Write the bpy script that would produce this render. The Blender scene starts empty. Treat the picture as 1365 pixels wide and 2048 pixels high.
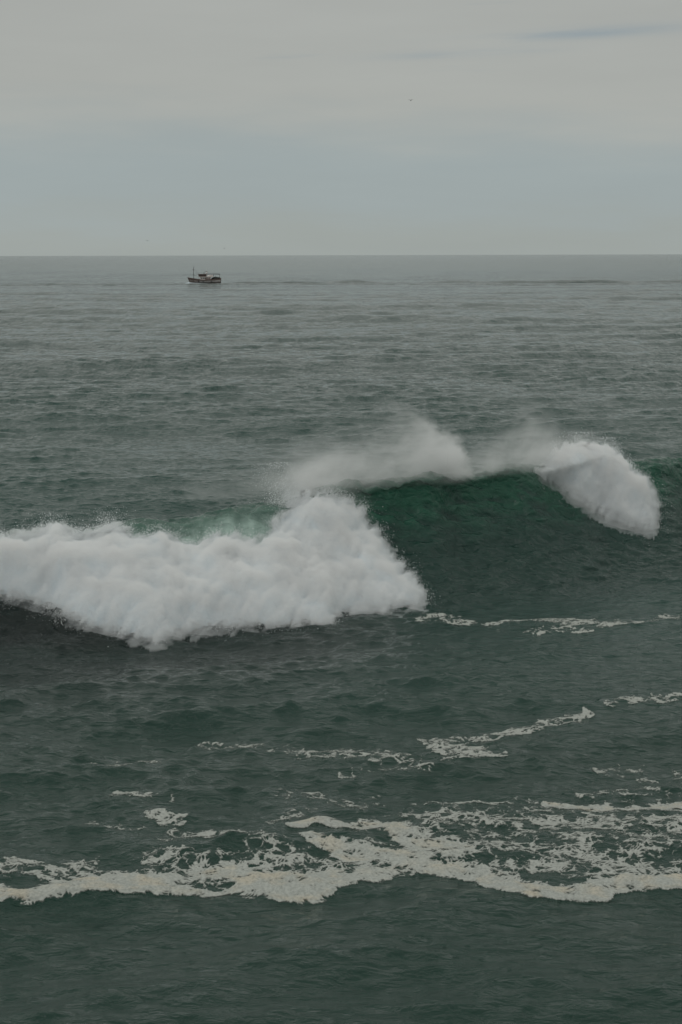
import bpy, bmesh, math, random
import numpy as np
from mathutils import Vector, Matrix

# ------------------------------------------------------------------ camera
CAM_H = 16.0                       # cliff-top viewpoint, metres above the sea
FPX, W0, H0 = 3200.0, 1365.0, 2048.0
PITCH = math.atan(516.0 / FPX)
ROLL = math.radians(-0.14)
sc = bpy.context.scene
col = sc.collection
cam_d = bpy.data.cameras.new("camera")
cam_d.sensor_fit = 'VERTICAL'; cam_d.sensor_height = 36.0
cam_d.lens = 36.0 * FPX / H0
cam_d.clip_start = 0.5; cam_d.clip_end = 60000
cam = bpy.data.objects.new("camera", cam_d); col.objects.link(cam)
cam.matrix_world = (Matrix.Translation((0, 0, CAM_H)) @
                    Matrix.Rotation(math.pi / 2 - PITCH, 4, 'X') @ Matrix.Rotation(ROLL, 4, 'Z'))
sc.camera = cam

# ------------------------------------------------------------------ sky
SUN_EL, SUN_AZ = math.radians(52), math.radians(205)    # veiled sun, high behind the left shoulder
wd = bpy.data.worlds.new("World"); sc.world = wd; wd.use_nodes = True
nt = wd.node_tree; nt.nodes.clear()
def N(t, **kw):
    n = nt.nodes.new(t)
    for k, v in kw.items(): setattr(n, k, v)
    return n
def L(a, b): nt.links.new(a, b)
def MA(op, a, b=None, c=None):
    n = N('ShaderNodeMath', operation=op)
    for i, v in enumerate((a, b, c)):
        if v is None: continue
        if isinstance(v, (int, float)): n.inputs[i].default_value = v
        else: L(v, n.inputs[i])
    return n.outputs[0]
def MIXC(f, a, b):
    n = N('ShaderNodeMix', data_type='RGBA')
    for i, v in ((0, f), (6, a), (7, b)):
        if isinstance(v, (int, float)): n.inputs[i].default_value = v
        elif isinstance(v, tuple): n.inputs[i].default_value = (*v, 1)
        else: L(v, n.inputs[i])
    return n.outputs[2]
def SS(v, lo, hi):
    n = N('ShaderNodeMapRange', interpolation_type='SMOOTHSTEP')
    L(v, n.inputs[0]); n.inputs[1].default_value = lo; n.inputs[2].default_value = hi
    return n.outputs[0]
def srgb(r, g, b):
    f = lambda c: (c / 255 / 12.92) if c / 255 <= 0.04045 else ((c / 255 + 0.055) / 1.055) ** 2.4
    return (f(r), f(g), f(b))
tc = N('ShaderNodeTexCoord'); sep = N('ShaderNodeSeparateXYZ'); L(tc.outputs['Generated'], sep.inputs[0])
X, Y, Z = sep.outputs
hr = MA('SQRT', MA('ADD', MA('MULTIPLY', X, X), MA('MULTIPLY', Y, Y)))
EL = MA('ARCTAN2', Z, hr)                 # elevation, radians
AZ = MA('ARCTAN2', X, Y)                  # azimuth from +Y
cv = N('ShaderNodeCombineXYZ'); L(MA('MULTIPLY', AZ, 7.0), cv.inputs[0]); L(MA('MULTIPLY', EL, 46.0), cv.inputs[1])
n1 = N('ShaderNodeTexNoise'); L(cv.outputs[0], n1.inputs['Vector']); n1.inputs['Scale'].default_value = 1.0
n1.inputs['Detail'].default_value = 6; n1.inputs['Roughness'].default_value = 0.5
cv2 = N('ShaderNodeCombineXYZ'); L(MA('MULTIPLY', AZ, 3.0), cv2.inputs[0]); L(MA('MULTIPLY', EL, 14.0), cv2.inputs[1])
n2 = N('ShaderNodeTexNoise'); L(cv2.outputs[0], n2.inputs['Vector']); n2.inputs['Scale'].default_value = 1.0
n2.inputs['Detail'].default_value = 5
wob = MA('MULTIPLY_ADD', MA('SUBTRACT', n1.outputs[0], 0.5), 0.05, MA('MULTIPLY_ADD', MA('SUBTRACT', n2.outputs[0], 0.5), 0.03, EL))
wob = MA('MULTIPLY_ADD', AZ, 0.02, wob)
hz, blu, wrm = srgb(160, 167, 164), srgb(158, 168, 169), srgb(171, 173, 168)
c = MIXC(SS(wob, 0.004, 0.034), hz, blu)
c = MIXC(SS(wob, 0.050, 0.098), c, wrm)
# cooler streaks where the cloud deck thins
n3 = N('ShaderNodeTexNoise'); n3.inputs['Scale'].default_value = 1.0; n3.inputs['Detail'].default_value = 4
cv3 = N('ShaderNodeCombineXYZ'); L(MA('MULTIPLY_ADD', AZ, 9.0, 2.7), cv3.inputs[0])
L(MA('MULTIPLY', MA('MULTIPLY_ADD', AZ, -0.035, EL), 120.0), cv3.inputs[1]); L(cv3.outputs[0], n3.inputs['Vector'])
gx = MA('DIVIDE', MA('SUBTRACT', AZ, 0.142), 0.062); gy = MA('DIVIDE', MA('SUBTRACT', MA('MULTIPLY_ADD', AZ, -0.035, EL), 0.1240), 0.0034)
gap = MA('EXPONENT', MA('MULTIPLY', MA('ADD', MA('MULTIPLY', gx, gx), MA('MULTIPLY', gy, gy)), -1.0))
gx2 = MA('DIVIDE', MA('SUBTRACT', AZ, 0.075), 0.045); gy2 = MA('DIVIDE', MA('SUBTRACT', MA('MULTIPLY_ADD', AZ, -0.035, EL), 0.1165), 0.0028)
gap2 = MA('EXPONENT', MA('MULTIPLY', MA('ADD', MA('MULTIPLY', gx2, gx2), MA('MULTIPLY', gy2, gy2)), -1.0))
gapm = MA('MULTIPLY', MA('ADD', gap, MA('MULTIPLY', gap2, 0.8)), SS(n3.outputs[0], 0.25, 0.6))
gapm = MA('ADD', gapm, MA('MULTIPLY', SS(n3.outputs[0], 0.62, 0.8), MA('MULTIPLY', SS(wob, 0.08, 0.11), 0.35)))
c = MIXC(MA('MINIMUM', gapm, 1.0), c, srgb(150, 160, 164))
# overcast deck grows brighter towards the zenith
zen = MA('MULTIPLY_ADD', SS(EL, 0.12, 0.8), 0.62, 1.0)
mot = MA('ADD', MA('MULTIPLY_ADD', MA('SUBTRACT', n2.outputs[0], 0.5), 0.16, 1.0), MA('MULTIPLY', MA('SUBTRACT', n1.outputs[0], 0.5), 0.10))
vm = N('ShaderNodeVectorMath', operation='SCALE'); L(c, vm.inputs[0]); L(MA('MULTIPLY', zen, mot), vm.inputs['Scale'])
sky = N('ShaderNodeTexSky', sky_type='NISHITA'); sky.sun_disc = False
sky.sun_elevation = SUN_EL; sky.sun_rotation = SUN_AZ
bg1 = N('ShaderNodeBackground'); L(sky.outputs[0], bg1.inputs[0]); bg1.inputs[1].default_value = 0.06
bg2 = N('ShaderNodeBackground'); L(vm.outputs[0], bg2.inputs[0]); bg2.inputs[1].default_value = 1.0
mx = N('ShaderNodeMixShader'); mx.inputs[0].default_value = 0.93
L(bg1.outputs[0], mx.inputs[1]); L(bg2.outputs[0], mx.inputs[2])
wo = N('ShaderNodeOutputWorld'); L(mx.outputs[0], wo.inputs[0])

sun_d = bpy.data.lights.new("sun", 'SUN'); sun_d.energy = 0.5; sun_d.angle = math.radians(25); sun_d.color = (1.0, 0.985, 0.96)
sun = bpy.data.objects.new("sun", sun_d); col.objects.link(sun)
sd = Vector((math.sin(SUN_AZ) * math.cos(SUN_EL), math.cos(SUN_AZ) * math.cos(SUN_EL), math.sin(SUN_EL)))
sun.rotation_euler = sd.to_track_quat('Z', 'Y').to_euler()

vs = sc.view_settings
sc.display_settings.display_device = 'sRGB'
vs.view_transform = 'Standard'; vs.look = 'None'; vs.exposure = 0.0; vs.gamma = 1.0; vs.use_curve_mapping = False
sc.render.engine = 'CYCLES'
cy = sc.cycles
cy.max_bounces = 8; cy.diffuse_bounces = 5; cy.glossy_bounces = 3; cy.transmission_bounces = 3; cy.volume_bounces = 4
cy.transparent_max_bounces = 8
cy.use_denoising = True; cy.denoiser = 'OPENIMAGEDENOISE'; cy.denoising_input_passes = 'RGB_ALBEDO_NORMAL'
cy.caustics_reflective = False; cy.caustics_refractive = False

rng = np.random.default_rng(7)
random.seed(7)

# ------------------------------------------------------------------ maths helpers
_perm = rng.permutation(256); _perm = np.concatenate([_perm, _perm, _perm])
_grad = rng.normal(size=(256, 3)); _grad /= np.linalg.norm(_grad, axis=1)[:, None]; _grad = _grad.astype(np.float32)
def perlin(x, y, z):
    x, y, z = np.broadcast_arrays(np.asarray(x, np.float32), np.asarray(y, np.float32), np.asarray(z, np.float32))
    xi, yi, zi = np.floor(x).astype(np.int64), np.floor(y).astype(np.int64), np.floor(z).astype(np.int64)
    xf, yf, zf = x - xi, y - yi, z - zi
    xi &= 255; yi &= 255; zi &= 255
    f = lambda t: t * t * t * (t * (t * 6 - 15) + 10)
    u, v, w = f(xf), f(yf), f(zf)
    def g(dx, dy, dz):
        h = _perm[_perm[_perm[xi + dx] + yi + dy] + zi + dz]
        G = _grad[h]
        return G[..., 0] * (xf - dx) + G[..., 1] * (yf - dy) + G[..., 2] * (zf - dz)
    l = lambda a, b, t: a + t * (b - a)
    return 1.4 * l(l(l(g(0,0,0), g(1,0,0), u), l(g(0,1,0), g(1,1,0), u), v),
                   l(l(g(0,0,1), g(1,0,1), u), l(g(0,1,1), g(1,1,1), u), v), w)
def fbm(x, y, z, o=4, gain=0.5):
    s, a, t = 0, 1.0, 0
    for i in range(o):
        s = s + a * perlin(x * 2 ** i + 17.3 * i, y * 2 ** i + 5.1 * i, z * 2 ** i + 9.7 * i); t += a; a *= gain
    return s / t
def worley(x, y, seed=3):
    r = np.random.default_rng(seed); px = r.random((256,)).astype(np.float32); py = r.random((256,)).astype(np.float32)
    xi, yi = np.floor(x).astype(np.int64), np.floor(y).astype(np.int64)
    f1 = np.full(x.shape, 9, np.float32); f2 = f1.copy()
    for dx in (-1, 0, 1):
        for dy in (-1, 0, 1):
            h = _perm[_perm[(xi + dx) & 255] + ((yi + dy) & 255)]
            d = np.hypot(xi + dx + px[h] - x, yi + dy + py[h] - y).astype(np.float32)
            f2 = np.minimum(f2, np.maximum(f1, d)); f1 = np.minimum(f1, d)
    return f1, f2
def sstep(a, b, x):
    t = np.clip((x - a) / (b - a), 0, 1); return t * t * (3 - 2 * t)
cp, sp = math.cos(PITCH), math.sin(PITCH); cr, sr = math.cos(ROLL), math.sin(ROLL)
R3 = np.array(cam.matrix_world.to_3x3())
def project(P):                       # world -> photo pixel
    q = (P - np.array([0, 0, CAM_H])) @ R3
    return W0 / 2 + FPX * q[..., 0] / -q[..., 2], H0 / 2 - FPX * q[..., 1] / -q[..., 2]
def ray(px, py):
    d = R3 @ np.array([(px - W0 / 2) / FPX, -(py - H0 / 2) / FPX, -1.0]); return d
def ground(px, py, z=0.0):            # photo pixel -> point on the level z
    d = ray(px, py); t = (z - CAM_H) / d[2]; return np.array([0, 0, CAM_H]) + d * t
def at_depth(px, py, y):              # photo pixel -> point at distance y
    d = ray(px, py); return np.array([0, 0, CAM_H]) + d * (y / d[1])

# ------------------------------------------------------------------ object helpers
def tag(o, label=None, cat=None, kind=None, group=None):
    for k, v in (('label', label), ('category', cat), ('kind', kind), ('group', group)):
        if v: o[k] = v
    return o
def grid_mesh(name, P, keep=None, mat=None, attrs=None):
    r, c_ = P.shape[:2]
    idx = np.arange(r * c_).reshape(r, c_)
    q = np.stack([idx[:-1, :-1], idx[:-1, 1:], idx[1:, 1:], idx[1:, :-1]], -1).reshape(-1, 4)
    if keep is not None: q = q[keep.reshape(-1)]
    used = np.unique(q); remap = np.full(r * c_, -1, np.int64); remap[used] = np.arange(len(used))
    V = P.reshape(-1, 3)[used]; q = remap[q]
    me = bpy.data.meshes.new(name)
    me.vertices.add(len(V)); me.vertices.foreach_set('co', V.astype(np.float32).ravel())
    me.loops.add(len(q) * 4); me.loops.foreach_set('vertex_index', q.astype(np.int32).ravel())
    me.polygons.add(len(q)); me.polygons.foreach_set('loop_start', np.arange(0, len(q) * 4, 4, dtype=np.int32))
    me.polygons.foreach_set('use_smooth', np.ones(len(q), bool))
    me.update(calc_edges=True)
    for k, a in (attrs or {}).items():
        at = me.attributes.new(k, 'FLOAT', 'POINT'); at.data.foreach_set('value', a.reshape(-1)[used].astype(np.float32))
    o = bpy.data.objects.new(name, me); col.objects.link(o)
    if mat: me.materials.append(mat)
    return o
def new_mat(name):
    global nt
    m = bpy.data.materials.new(name); m.use_nodes = True; nt = m.node_tree
    b = nt.nodes['Principled BSDF']
    return m, b
def attr(name): return N('ShaderNodeAttribute', attribute_name=name).outputs['Fac']
_pcg = {}
def point_object(name, P, rad, mat):
    """droplets: real little spheres, one per vertex"""
    me = bpy.data.meshes.new(name); me.vertices.add(len(P)); me.vertices.foreach_set('co', P.astype(np.float32).ravel())
    a = me.attributes.new('rad', 'FLOAT', 'POINT'); a.data.foreach_set('value', rad.astype(np.float32))
    me.materials.append(mat)
    o = bpy.data.objects.new(name, me); col.objects.link(o)
    if mat.name not in _pcg:
        g = bpy.data.node_groups.new('droplets_' + mat.name, 'GeometryNodeTree')
        g.interface.new_socket('Geometry', in_out='INPUT', socket_type='NodeSocketGeometry')
        g.interface.new_socket('Geometry', in_out='OUTPUT', socket_type='NodeSocketGeometry')
        i = g.nodes.new('NodeGroupInput'); u = g.nodes.new('NodeGroupOutput')
        mp = g.nodes.new('GeometryNodeMeshToPoints'); na = g.nodes.new('GeometryNodeInputNamedAttribute')
        na.data_type = 'FLOAT'; na.inputs['Name'].default_value = 'rad'
        sm = g.nodes.new('GeometryNodeSetMaterial'); sm.inputs['Material'].default_value = mat
        g.links.new(i.outputs[0], mp.inputs['Mesh']); g.links.new(na.outputs[0], mp.inputs['Radius'])
        g.links.new(mp.outputs[0], sm.inputs['Geometry']); g.links.new(sm.outputs[0], u.inputs[0])
        _pcg[mat.name] = g
    md = o.modifiers.new('droplets', 'NODES'); md.node_group = _pcg[mat.name]
    return o

# ------------------------------------------------------------------ materials
def water_material():
    m, b = new_mat('sea_water')
    geo = N('ShaderNodeNewGeometry'); sp_ = N('ShaderNodeSeparateXYZ'); L(geo.outputs['Position'], sp_.inputs[0])
    base = MIXC(attr('silt'), (0.012, 0.050, 0.041), (0.007, 0.033, 0.0235))
    base = MIXC(attr('green'), base, (0.011, 0.070, 0.043))  # greener towards the lip: light passing through thin water, painted into the base
    base = MIXC(attr('wave_shade'), base, (0.003, 0.010, 0.009))  # shade under the foam and in the trough, painted as a darker base
    # streaks of entrained air drawn down the falling water
    cvn = N('ShaderNodeCombineXYZ')
    L(MA('MULTIPLY', sp_.outputs[0], 3.0), cvn.inputs[0]); L(MA('MULTIPLY', sp_.outputs[1], 0.7), cvn.inputs[1]); L(MA('MULTIPLY', sp_.outputs[2], 0.7), cvn.inputs[2])
    an = N('ShaderNodeTexNoise'); L(cvn.outputs[0], an.inputs['Vector']); an.inputs['Scale'].default_value = 1; an.inputs['Detail'].default_value = 5
    aer = attr('air')
    am = MA('MULTIPLY', aer, MA('MULTIPLY_ADD', an.outputs[0], 0.6, 0.55))
    base = MIXC(MA('MINIMUM', am, 1.0), base, (0.34, 0.45, 0.405))
    L(base, b.inputs['Base Color'])
    b.inputs['IOR'].default_value = 1.333
    L(MA('MULTIPLY_ADD', attr('far'), 0.02, 0.06), b.inputs['Roughness'])
    def nz(sx, sy, det, rough, dist=0.0):
        k = N('ShaderNodeCombineXYZ')
        L(MA('MULTIPLY', sp_.outputs[0], sx), k.inputs[0]); L(MA('MULTIPLY', sp_.outputs[1], sy), k.inputs[1]); L(MA('MULTIPLY', sp_.outputs[2], sy), k.inputs[2])
        n = N('ShaderNodeTexNoise'); L(k.outputs[0], n.inputs['Vector']); n.inputs['Scale'].default_value = 1
        n.inputs['Detail'].default_value = det; n.inputs['Roughness'].default_value = rough; n.inputs['Distortion'].default_value = dist
        return n.outputs[0]
    b1 = N('ShaderNodeBump'); b1.inputs['Strength'].default_value = 1.0; b1.inputs['Distance'].default_value = 0.18
    L(nz(1.5, 2.6, 5, 0.55, 0.4), b1.inputs['Height'])
    b2 = N('ShaderNodeBump'); b2.inputs['Strength'].default_value = 1.0; L(MA('MULTIPLY', attr('mid'), 1.3), b2.inputs['Distance'])
    L(nz(0.85, 0.16, 4, 0.6, 0.3), b2.inputs['Height'])
    b3 = N('ShaderNodeBump'); b3.inputs['Strength'].default_value = 1.0; L(MA('MULTIPLY', attr('far'), 7.5), b3.inputs['Distance'])
    L(nz(0.30, 0.030, 4, 0.65, 0.3), b3.inputs['Height'])
    L(b3.outputs[0], b2.inputs['Normal']); L(b2.outputs[0], b1.inputs['Normal'])
    L(b1.outputs[0], b.inputs['Normal'])
    return m
M_sea = water_material()
def foam_material(name, colr, rough=0.9, sss=0.0):
    m, b = new_mat(name); b.inputs['Base Color'].default_value = (*colr, 1); b.inputs['Roughness'].default_value = rough
    b.inputs['Specular IOR Level'].default_value = 0.15
    return m, b
M_white, _ = foam_material('whitewater', (0.73, 0.825, 0.885))
M_drop, _ = foam_material('spray_droplets', (0.80, 0.82, 0.83))
M_foam, _b = foam_material('sea_foam', (0.5, 0.5, 0.46))
_n = N('ShaderNodeTexNoise'); _n.inputs['Scale'].default_value = 1.3; _n.inputs['Detail'].default_value = 4
_g = N('ShaderNodeNewGeometry'); L(_g.outputs['Position'], _n.inputs['Vector'])
_n2 = N('ShaderNodeTexNoise'); _n2.inputs['Scale'].default_value = 14; _n2.inputs['Detail'].default_value = 5; L(_g.outputs['Position'], _n2.inputs['Vector'])
_c = MIXC(MA('MULTIPLY', attr('thick'), SS(_n.outputs[0], 0.42, 0.68)), (0.42, 0.435, 0.405), (0.50, 0.465, 0.385))
_c = MIXC(SS(_n2.outputs[0], 0.25, 0.6), MIXC(0.28, _c, (0.24, 0.27, 0.24)), _c)
L(_c, _b.inputs['Base Color'])
_bp = N('ShaderNodeBump'); _bp.inputs['Distance'].default_value = 0.03; L(_n2.outputs[0], _bp.inputs['Height']); L(_bp.outputs[0], _b.inputs['Normal'])
L(MA('MULTIPLY', SS(attr('cover'), -0.05, 0.30), MA('MULTIPLY_ADD', _n2.outputs[0], 0.7, 0.55)), _b.inputs['Alpha'])

M_froth, _b = new_mat('froth'); nt.nodes.remove(_b)
_v = N('ShaderNodeVolumeScatter'); _v.inputs['Color'].default_value = (0.938, 0.98, 1.0, 1); _v.inputs['Density'].default_value = 2.6; _v.inputs['Anisotropy'].default_value = 0.1
L(_v.outputs[0], nt.nodes['Material Output'].inputs['Volume'])
# ------------------------------------------------------------------ the sea: swell, breaking wave, chop
XC  = np.array([-60, -30, -14, -7.3, -3.0, 1.4, 8.5, 14, 20, 30, 50, 90.])
YCR = np.array([ 68,  70,  73, 75.2, 78,   81, 86,  90.5, 95, 103, 115, 130.])
HCR = np.array([2.0, 2.8, 3.4, 3.6, 4.3,  4.7, 4.75, 4.5, 3.9, 3.0, 1.8, 0.5])
FRT = np.array([ 10,  10, 9.6, 9.8, 10.2, 10.5, 12, 13, 13, 12, 12, 12.])
def sm_interp(x, xp, fp):
    return (np.interp(x - 1.6, xp, fp) + np.interp(x, xp, fp) * 2 + np.interp(x + 1.6, xp, fp)) / 4
def ridge(x, y):
    yc = sm_interp(x, XC, YCR); H = sm_interp(x, XC, HCR); F = sm_interp(x, XC, FRT)
    yc = yc + 0.35 * np.sin(x * 0.9 + 1) + 0.15 * np.sin(x * 2.3); H = H * (1 + 0.03 * np.sin(x * 1.3 + 2))
    c_ = yc - y
    t = c_ / F
    front = np.clip(1 - t, 0, 1.2) ** (1.75 + 0.7 * sstep(-5, 2, x))
    back = np.exp(-(np.minimum(c_, 0) / 8.5) ** 2)
    f = np.where(c_ > 0, front, back)
    k = np.exp(-(c_ / 0.45) ** 2) * 0.05                         # round the lip
    z = H * (f - k) - 0.55 * np.exp(-((t - 1.15) / 0.55) ** 2) * np.clip(H / 4, 0, 1) - 0.35 * np.exp(-((c_ + 24) / 9) ** 2)
    dy = -H * 0.34 * np.clip(f, 0, 1) ** 3.5 * np.exp(-np.maximum(-c_, 0) / 3)
    return z, dy, c_, t, H
NW = 190
wl = np.exp(rng.uniform(math.log(0.33), math.log(14), NW)); wl[:26] = np.exp(rng.uniform(math.log(16), math.log(75), 26))
th = rng.normal(0, 1, NW) * np.where(wl > 1.5, 0.5, 0.7) + 0.12; th[:26] = rng.normal(0.1, 0.22, 26)
slope = np.where(wl > 14, 0.0075, np.where(wl > 4, 0.013, np.where(wl > 1.5, 0.024, 0.028))) * rng.uniform(0.6, 1.3, NW)
amp = slope * wl / (2 * math.pi); kx = 2 * math.pi / wl * np.sin(th); ky = -2 * math.pi / wl * np.cos(th); ph = rng.uniform(0, 2 * math.pi, NW)
def chop(x, y, sx, sy):
    z = np.zeros(x.shape, np.float32); dx = np.zeros_like(z); dy = np.zeros_like(z)
    xf, yf = x.astype(np.float32), y.astype(np.float32)
    # gusts: patches of rougher and smoother water
    gust = 1.0 + 0.55 * perlin(x * 0.055, y * 0.028, 3.3) + 0.3 * perlin(x * 0.16, y * 0.09, 8.1)
    gust = np.clip(gust, 0.35, 1.8).astype(np.float32)
    for i in range(NW):
        vis = wl[i] > 2.2 * sy                                   # rows are too coarse to carry this wavelength
        rows = np.nonzero(vis)[0]
        if len(rows) == 0: continue
        r1 = rows[-1] + 1
        fade = np.clip((wl[i] / sy[:r1] - 2.2) / 2.5, 0, 1).astype(np.float32)[:, None]
        a = xf[:r1] * np.float32(kx[i]) + yf[:r1] * np.float32(ky[i]) + np.float32(ph[i])
        A = np.float32(amp[i]) * fade * (gust[:r1] if wl[i] < 16 else 1)
        s, c_ = np.sin(a), np.cos(a)
        z[:r1] += A * s
        q = np.float32(0.85)
        dx[:r1] += q * A * np.float32(math.sin(th[i])) * c_; dy[:r1] -= q * A * np.float32(math.cos(th[i])) * c_
    return z, dx, dy
def build_rows():
    ys = [24.0]
    while ys[-1] < 22000:
        y = ys[-1]
        if y < 58: rho = 9.0
        elif y < 94: rho = 11.0
        else: rho = 12.0 * (94 / y) ** 1.85
        if 835 < y < 900: rho = max(rho, 0.7)
        ys.append(y + 1 / rho)
    return np.array(ys)
ROWS = build_rows()
SC = np.concatenate([-np.geomspace(1.6, 0.28, 26), np.linspace(-0.275, 0.275, 640), np.geomspace(0.28, 1.6, 26)])
yy, ss = np.meshgrid(ROWS, SC, indexing='ij')
xx = ss * (yy + 6.0)
sy = np.gradient(ROWS); sx = (ROWS + 6) * 0.55 / 640
zr, dyr, cr_, tr_, Hr = ridge(xx, yy)
zc, dxc, dyc = chop(xx, yy, sx, sy)
onface = sstep(1.25, 0.5, tr_) * sstep(-3, 0.3, cr_)
# fine rippling drawn along the steep face, water being lifted up to the lip
rip = 0.5 * fbm((xx * 0.85 + cr_ * 0.5) * 0.45, (cr_ * 0.85 - xx * 0.5) * 1.8, 0.3, 3, 0.6) + 0.5 * fbm((xx * 0.9 + cr_ * 0.35) * 0.9, (cr_ * 0.9 - xx * 0.35) * 4.5, 4.3, 3, 0.6)
near = (yy < 110)
face_r = np.where(near, (rip * 0.45 - 0.55 * np.abs(fbm((xx * 0.8 + cr_ * 0.6) * 0.30, (cr_ * 0.8 - xx * 0.6) * 0.95, 2.3, 3, 0.5))) * onface, 0)
lipn = np.where(near, fbm(xx * 1.3, yy * 1.3, 7.7, 3) * (0.08 + 0.27 * sstep(-2, 1, xx)) * np.exp(-(cr_ / 1.2) ** 2), 0)
ZS = zr + zc * (1 - 0.55 * onface) + face_r + lipn
# longer swell lines marching in from the open sea
sw = lambda yc_, w, a, xs, seed: a * np.exp(-((yy - yc_ - 0.10 * xx - 8 * np.sin(xx / 47 + seed)) / w) ** 2) * (0.6 + 0.4 * np.sin(xx / xs + seed))
for (py, w, a, xs, sd_) in ((617, 11, 1.15, 70, 1.0), (640, 9, 0.7, 45, 2.2), (722, 5.0, 0.55, 22, 0.4), (800, 4.0, 0.45, 13, 3.0), (585, 16, 0.6, 120, 4.4), (880, 3, 0.35, 9, 5.0)):
    ZS = ZS + sw(ground(W0 / 2, py)[1], w, a, xs, sd_)
# trough line of the boat's wake
bw = ground(410, 567)
wake = np.exp(-((yy - bw[1] - 6 - (xx - bw[0]) * 0.02 - 4 * np.sin(xx / 30)) / 4.0) ** 2) * sstep(bw[0] + 4, bw[0] + 30, xx)
ZS = ZS + wake * np.clip(1.0 + 1.3 * perlin(xx / 22, yy / 30, 2.5), 0.1, 1.8)
PX = xx + dxc; PY = yy + dyr + dyc * (1 - 0.5 * onface)
SEA = np.stack([PX, PY, ZS], -1)
pxs, pys = project(SEA)
air = sstep(-13.2, -9.5, xx) * sstep(-0.2, -3.4, xx) * np.exp(-((cr_ - 1.5) / 1.5) ** 2) * np.clip(0.9 + 0.9 * fbm(xx * 1.2, yy * 0.5, 3.0, 3), 0.1, 1.3)
air = np.maximum(air, 0.30 * sstep(8.0, 13.5, xx) * sstep(18, 15, xx) * np.exp(-(cr_ / 1.0) ** 2))
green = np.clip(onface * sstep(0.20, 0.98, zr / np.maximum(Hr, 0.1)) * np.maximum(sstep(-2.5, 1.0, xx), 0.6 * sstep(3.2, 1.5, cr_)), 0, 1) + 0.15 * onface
silt = sstep(70, 40, yy) * 0.75 + 0.25 * sstep(90, 60, yy)
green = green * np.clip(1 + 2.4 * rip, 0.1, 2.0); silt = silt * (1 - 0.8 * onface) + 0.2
far = sstep(300, 1100, yy); mid = sstep(85, 240, yy) * (1 - 0.6 * sstep(500, 1300, yy)); wave_shade = np.clip(np.maximum(sstep(1.35, 0.75, tr_), 0.75 * sstep(2.6, 1.0, tr_) * sstep(14, 2, xx)) * sstep(-3, 0.3, cr_) * (1 - 0.95 * np.clip(green * 1.3 - 0.25, 0, 1)), 0, 1) * np.clip(1.0 - 0.6 * sstep(-2, 5, xx), 0, 1) * np.where(xx < 0, sstep(2.0, 4.5, cr_), 1)
sea = grid_mesh('sea', SEA, None, M_sea, dict(air=air, green=np.clip(green, 0, 1), silt=np.clip(silt, 0, 1), far=far, mid=mid, wave_shade=wave_shade))
tag(sea, 'dark green grey ocean with a steep breaking wave', 'sea', 'structure')

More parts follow.
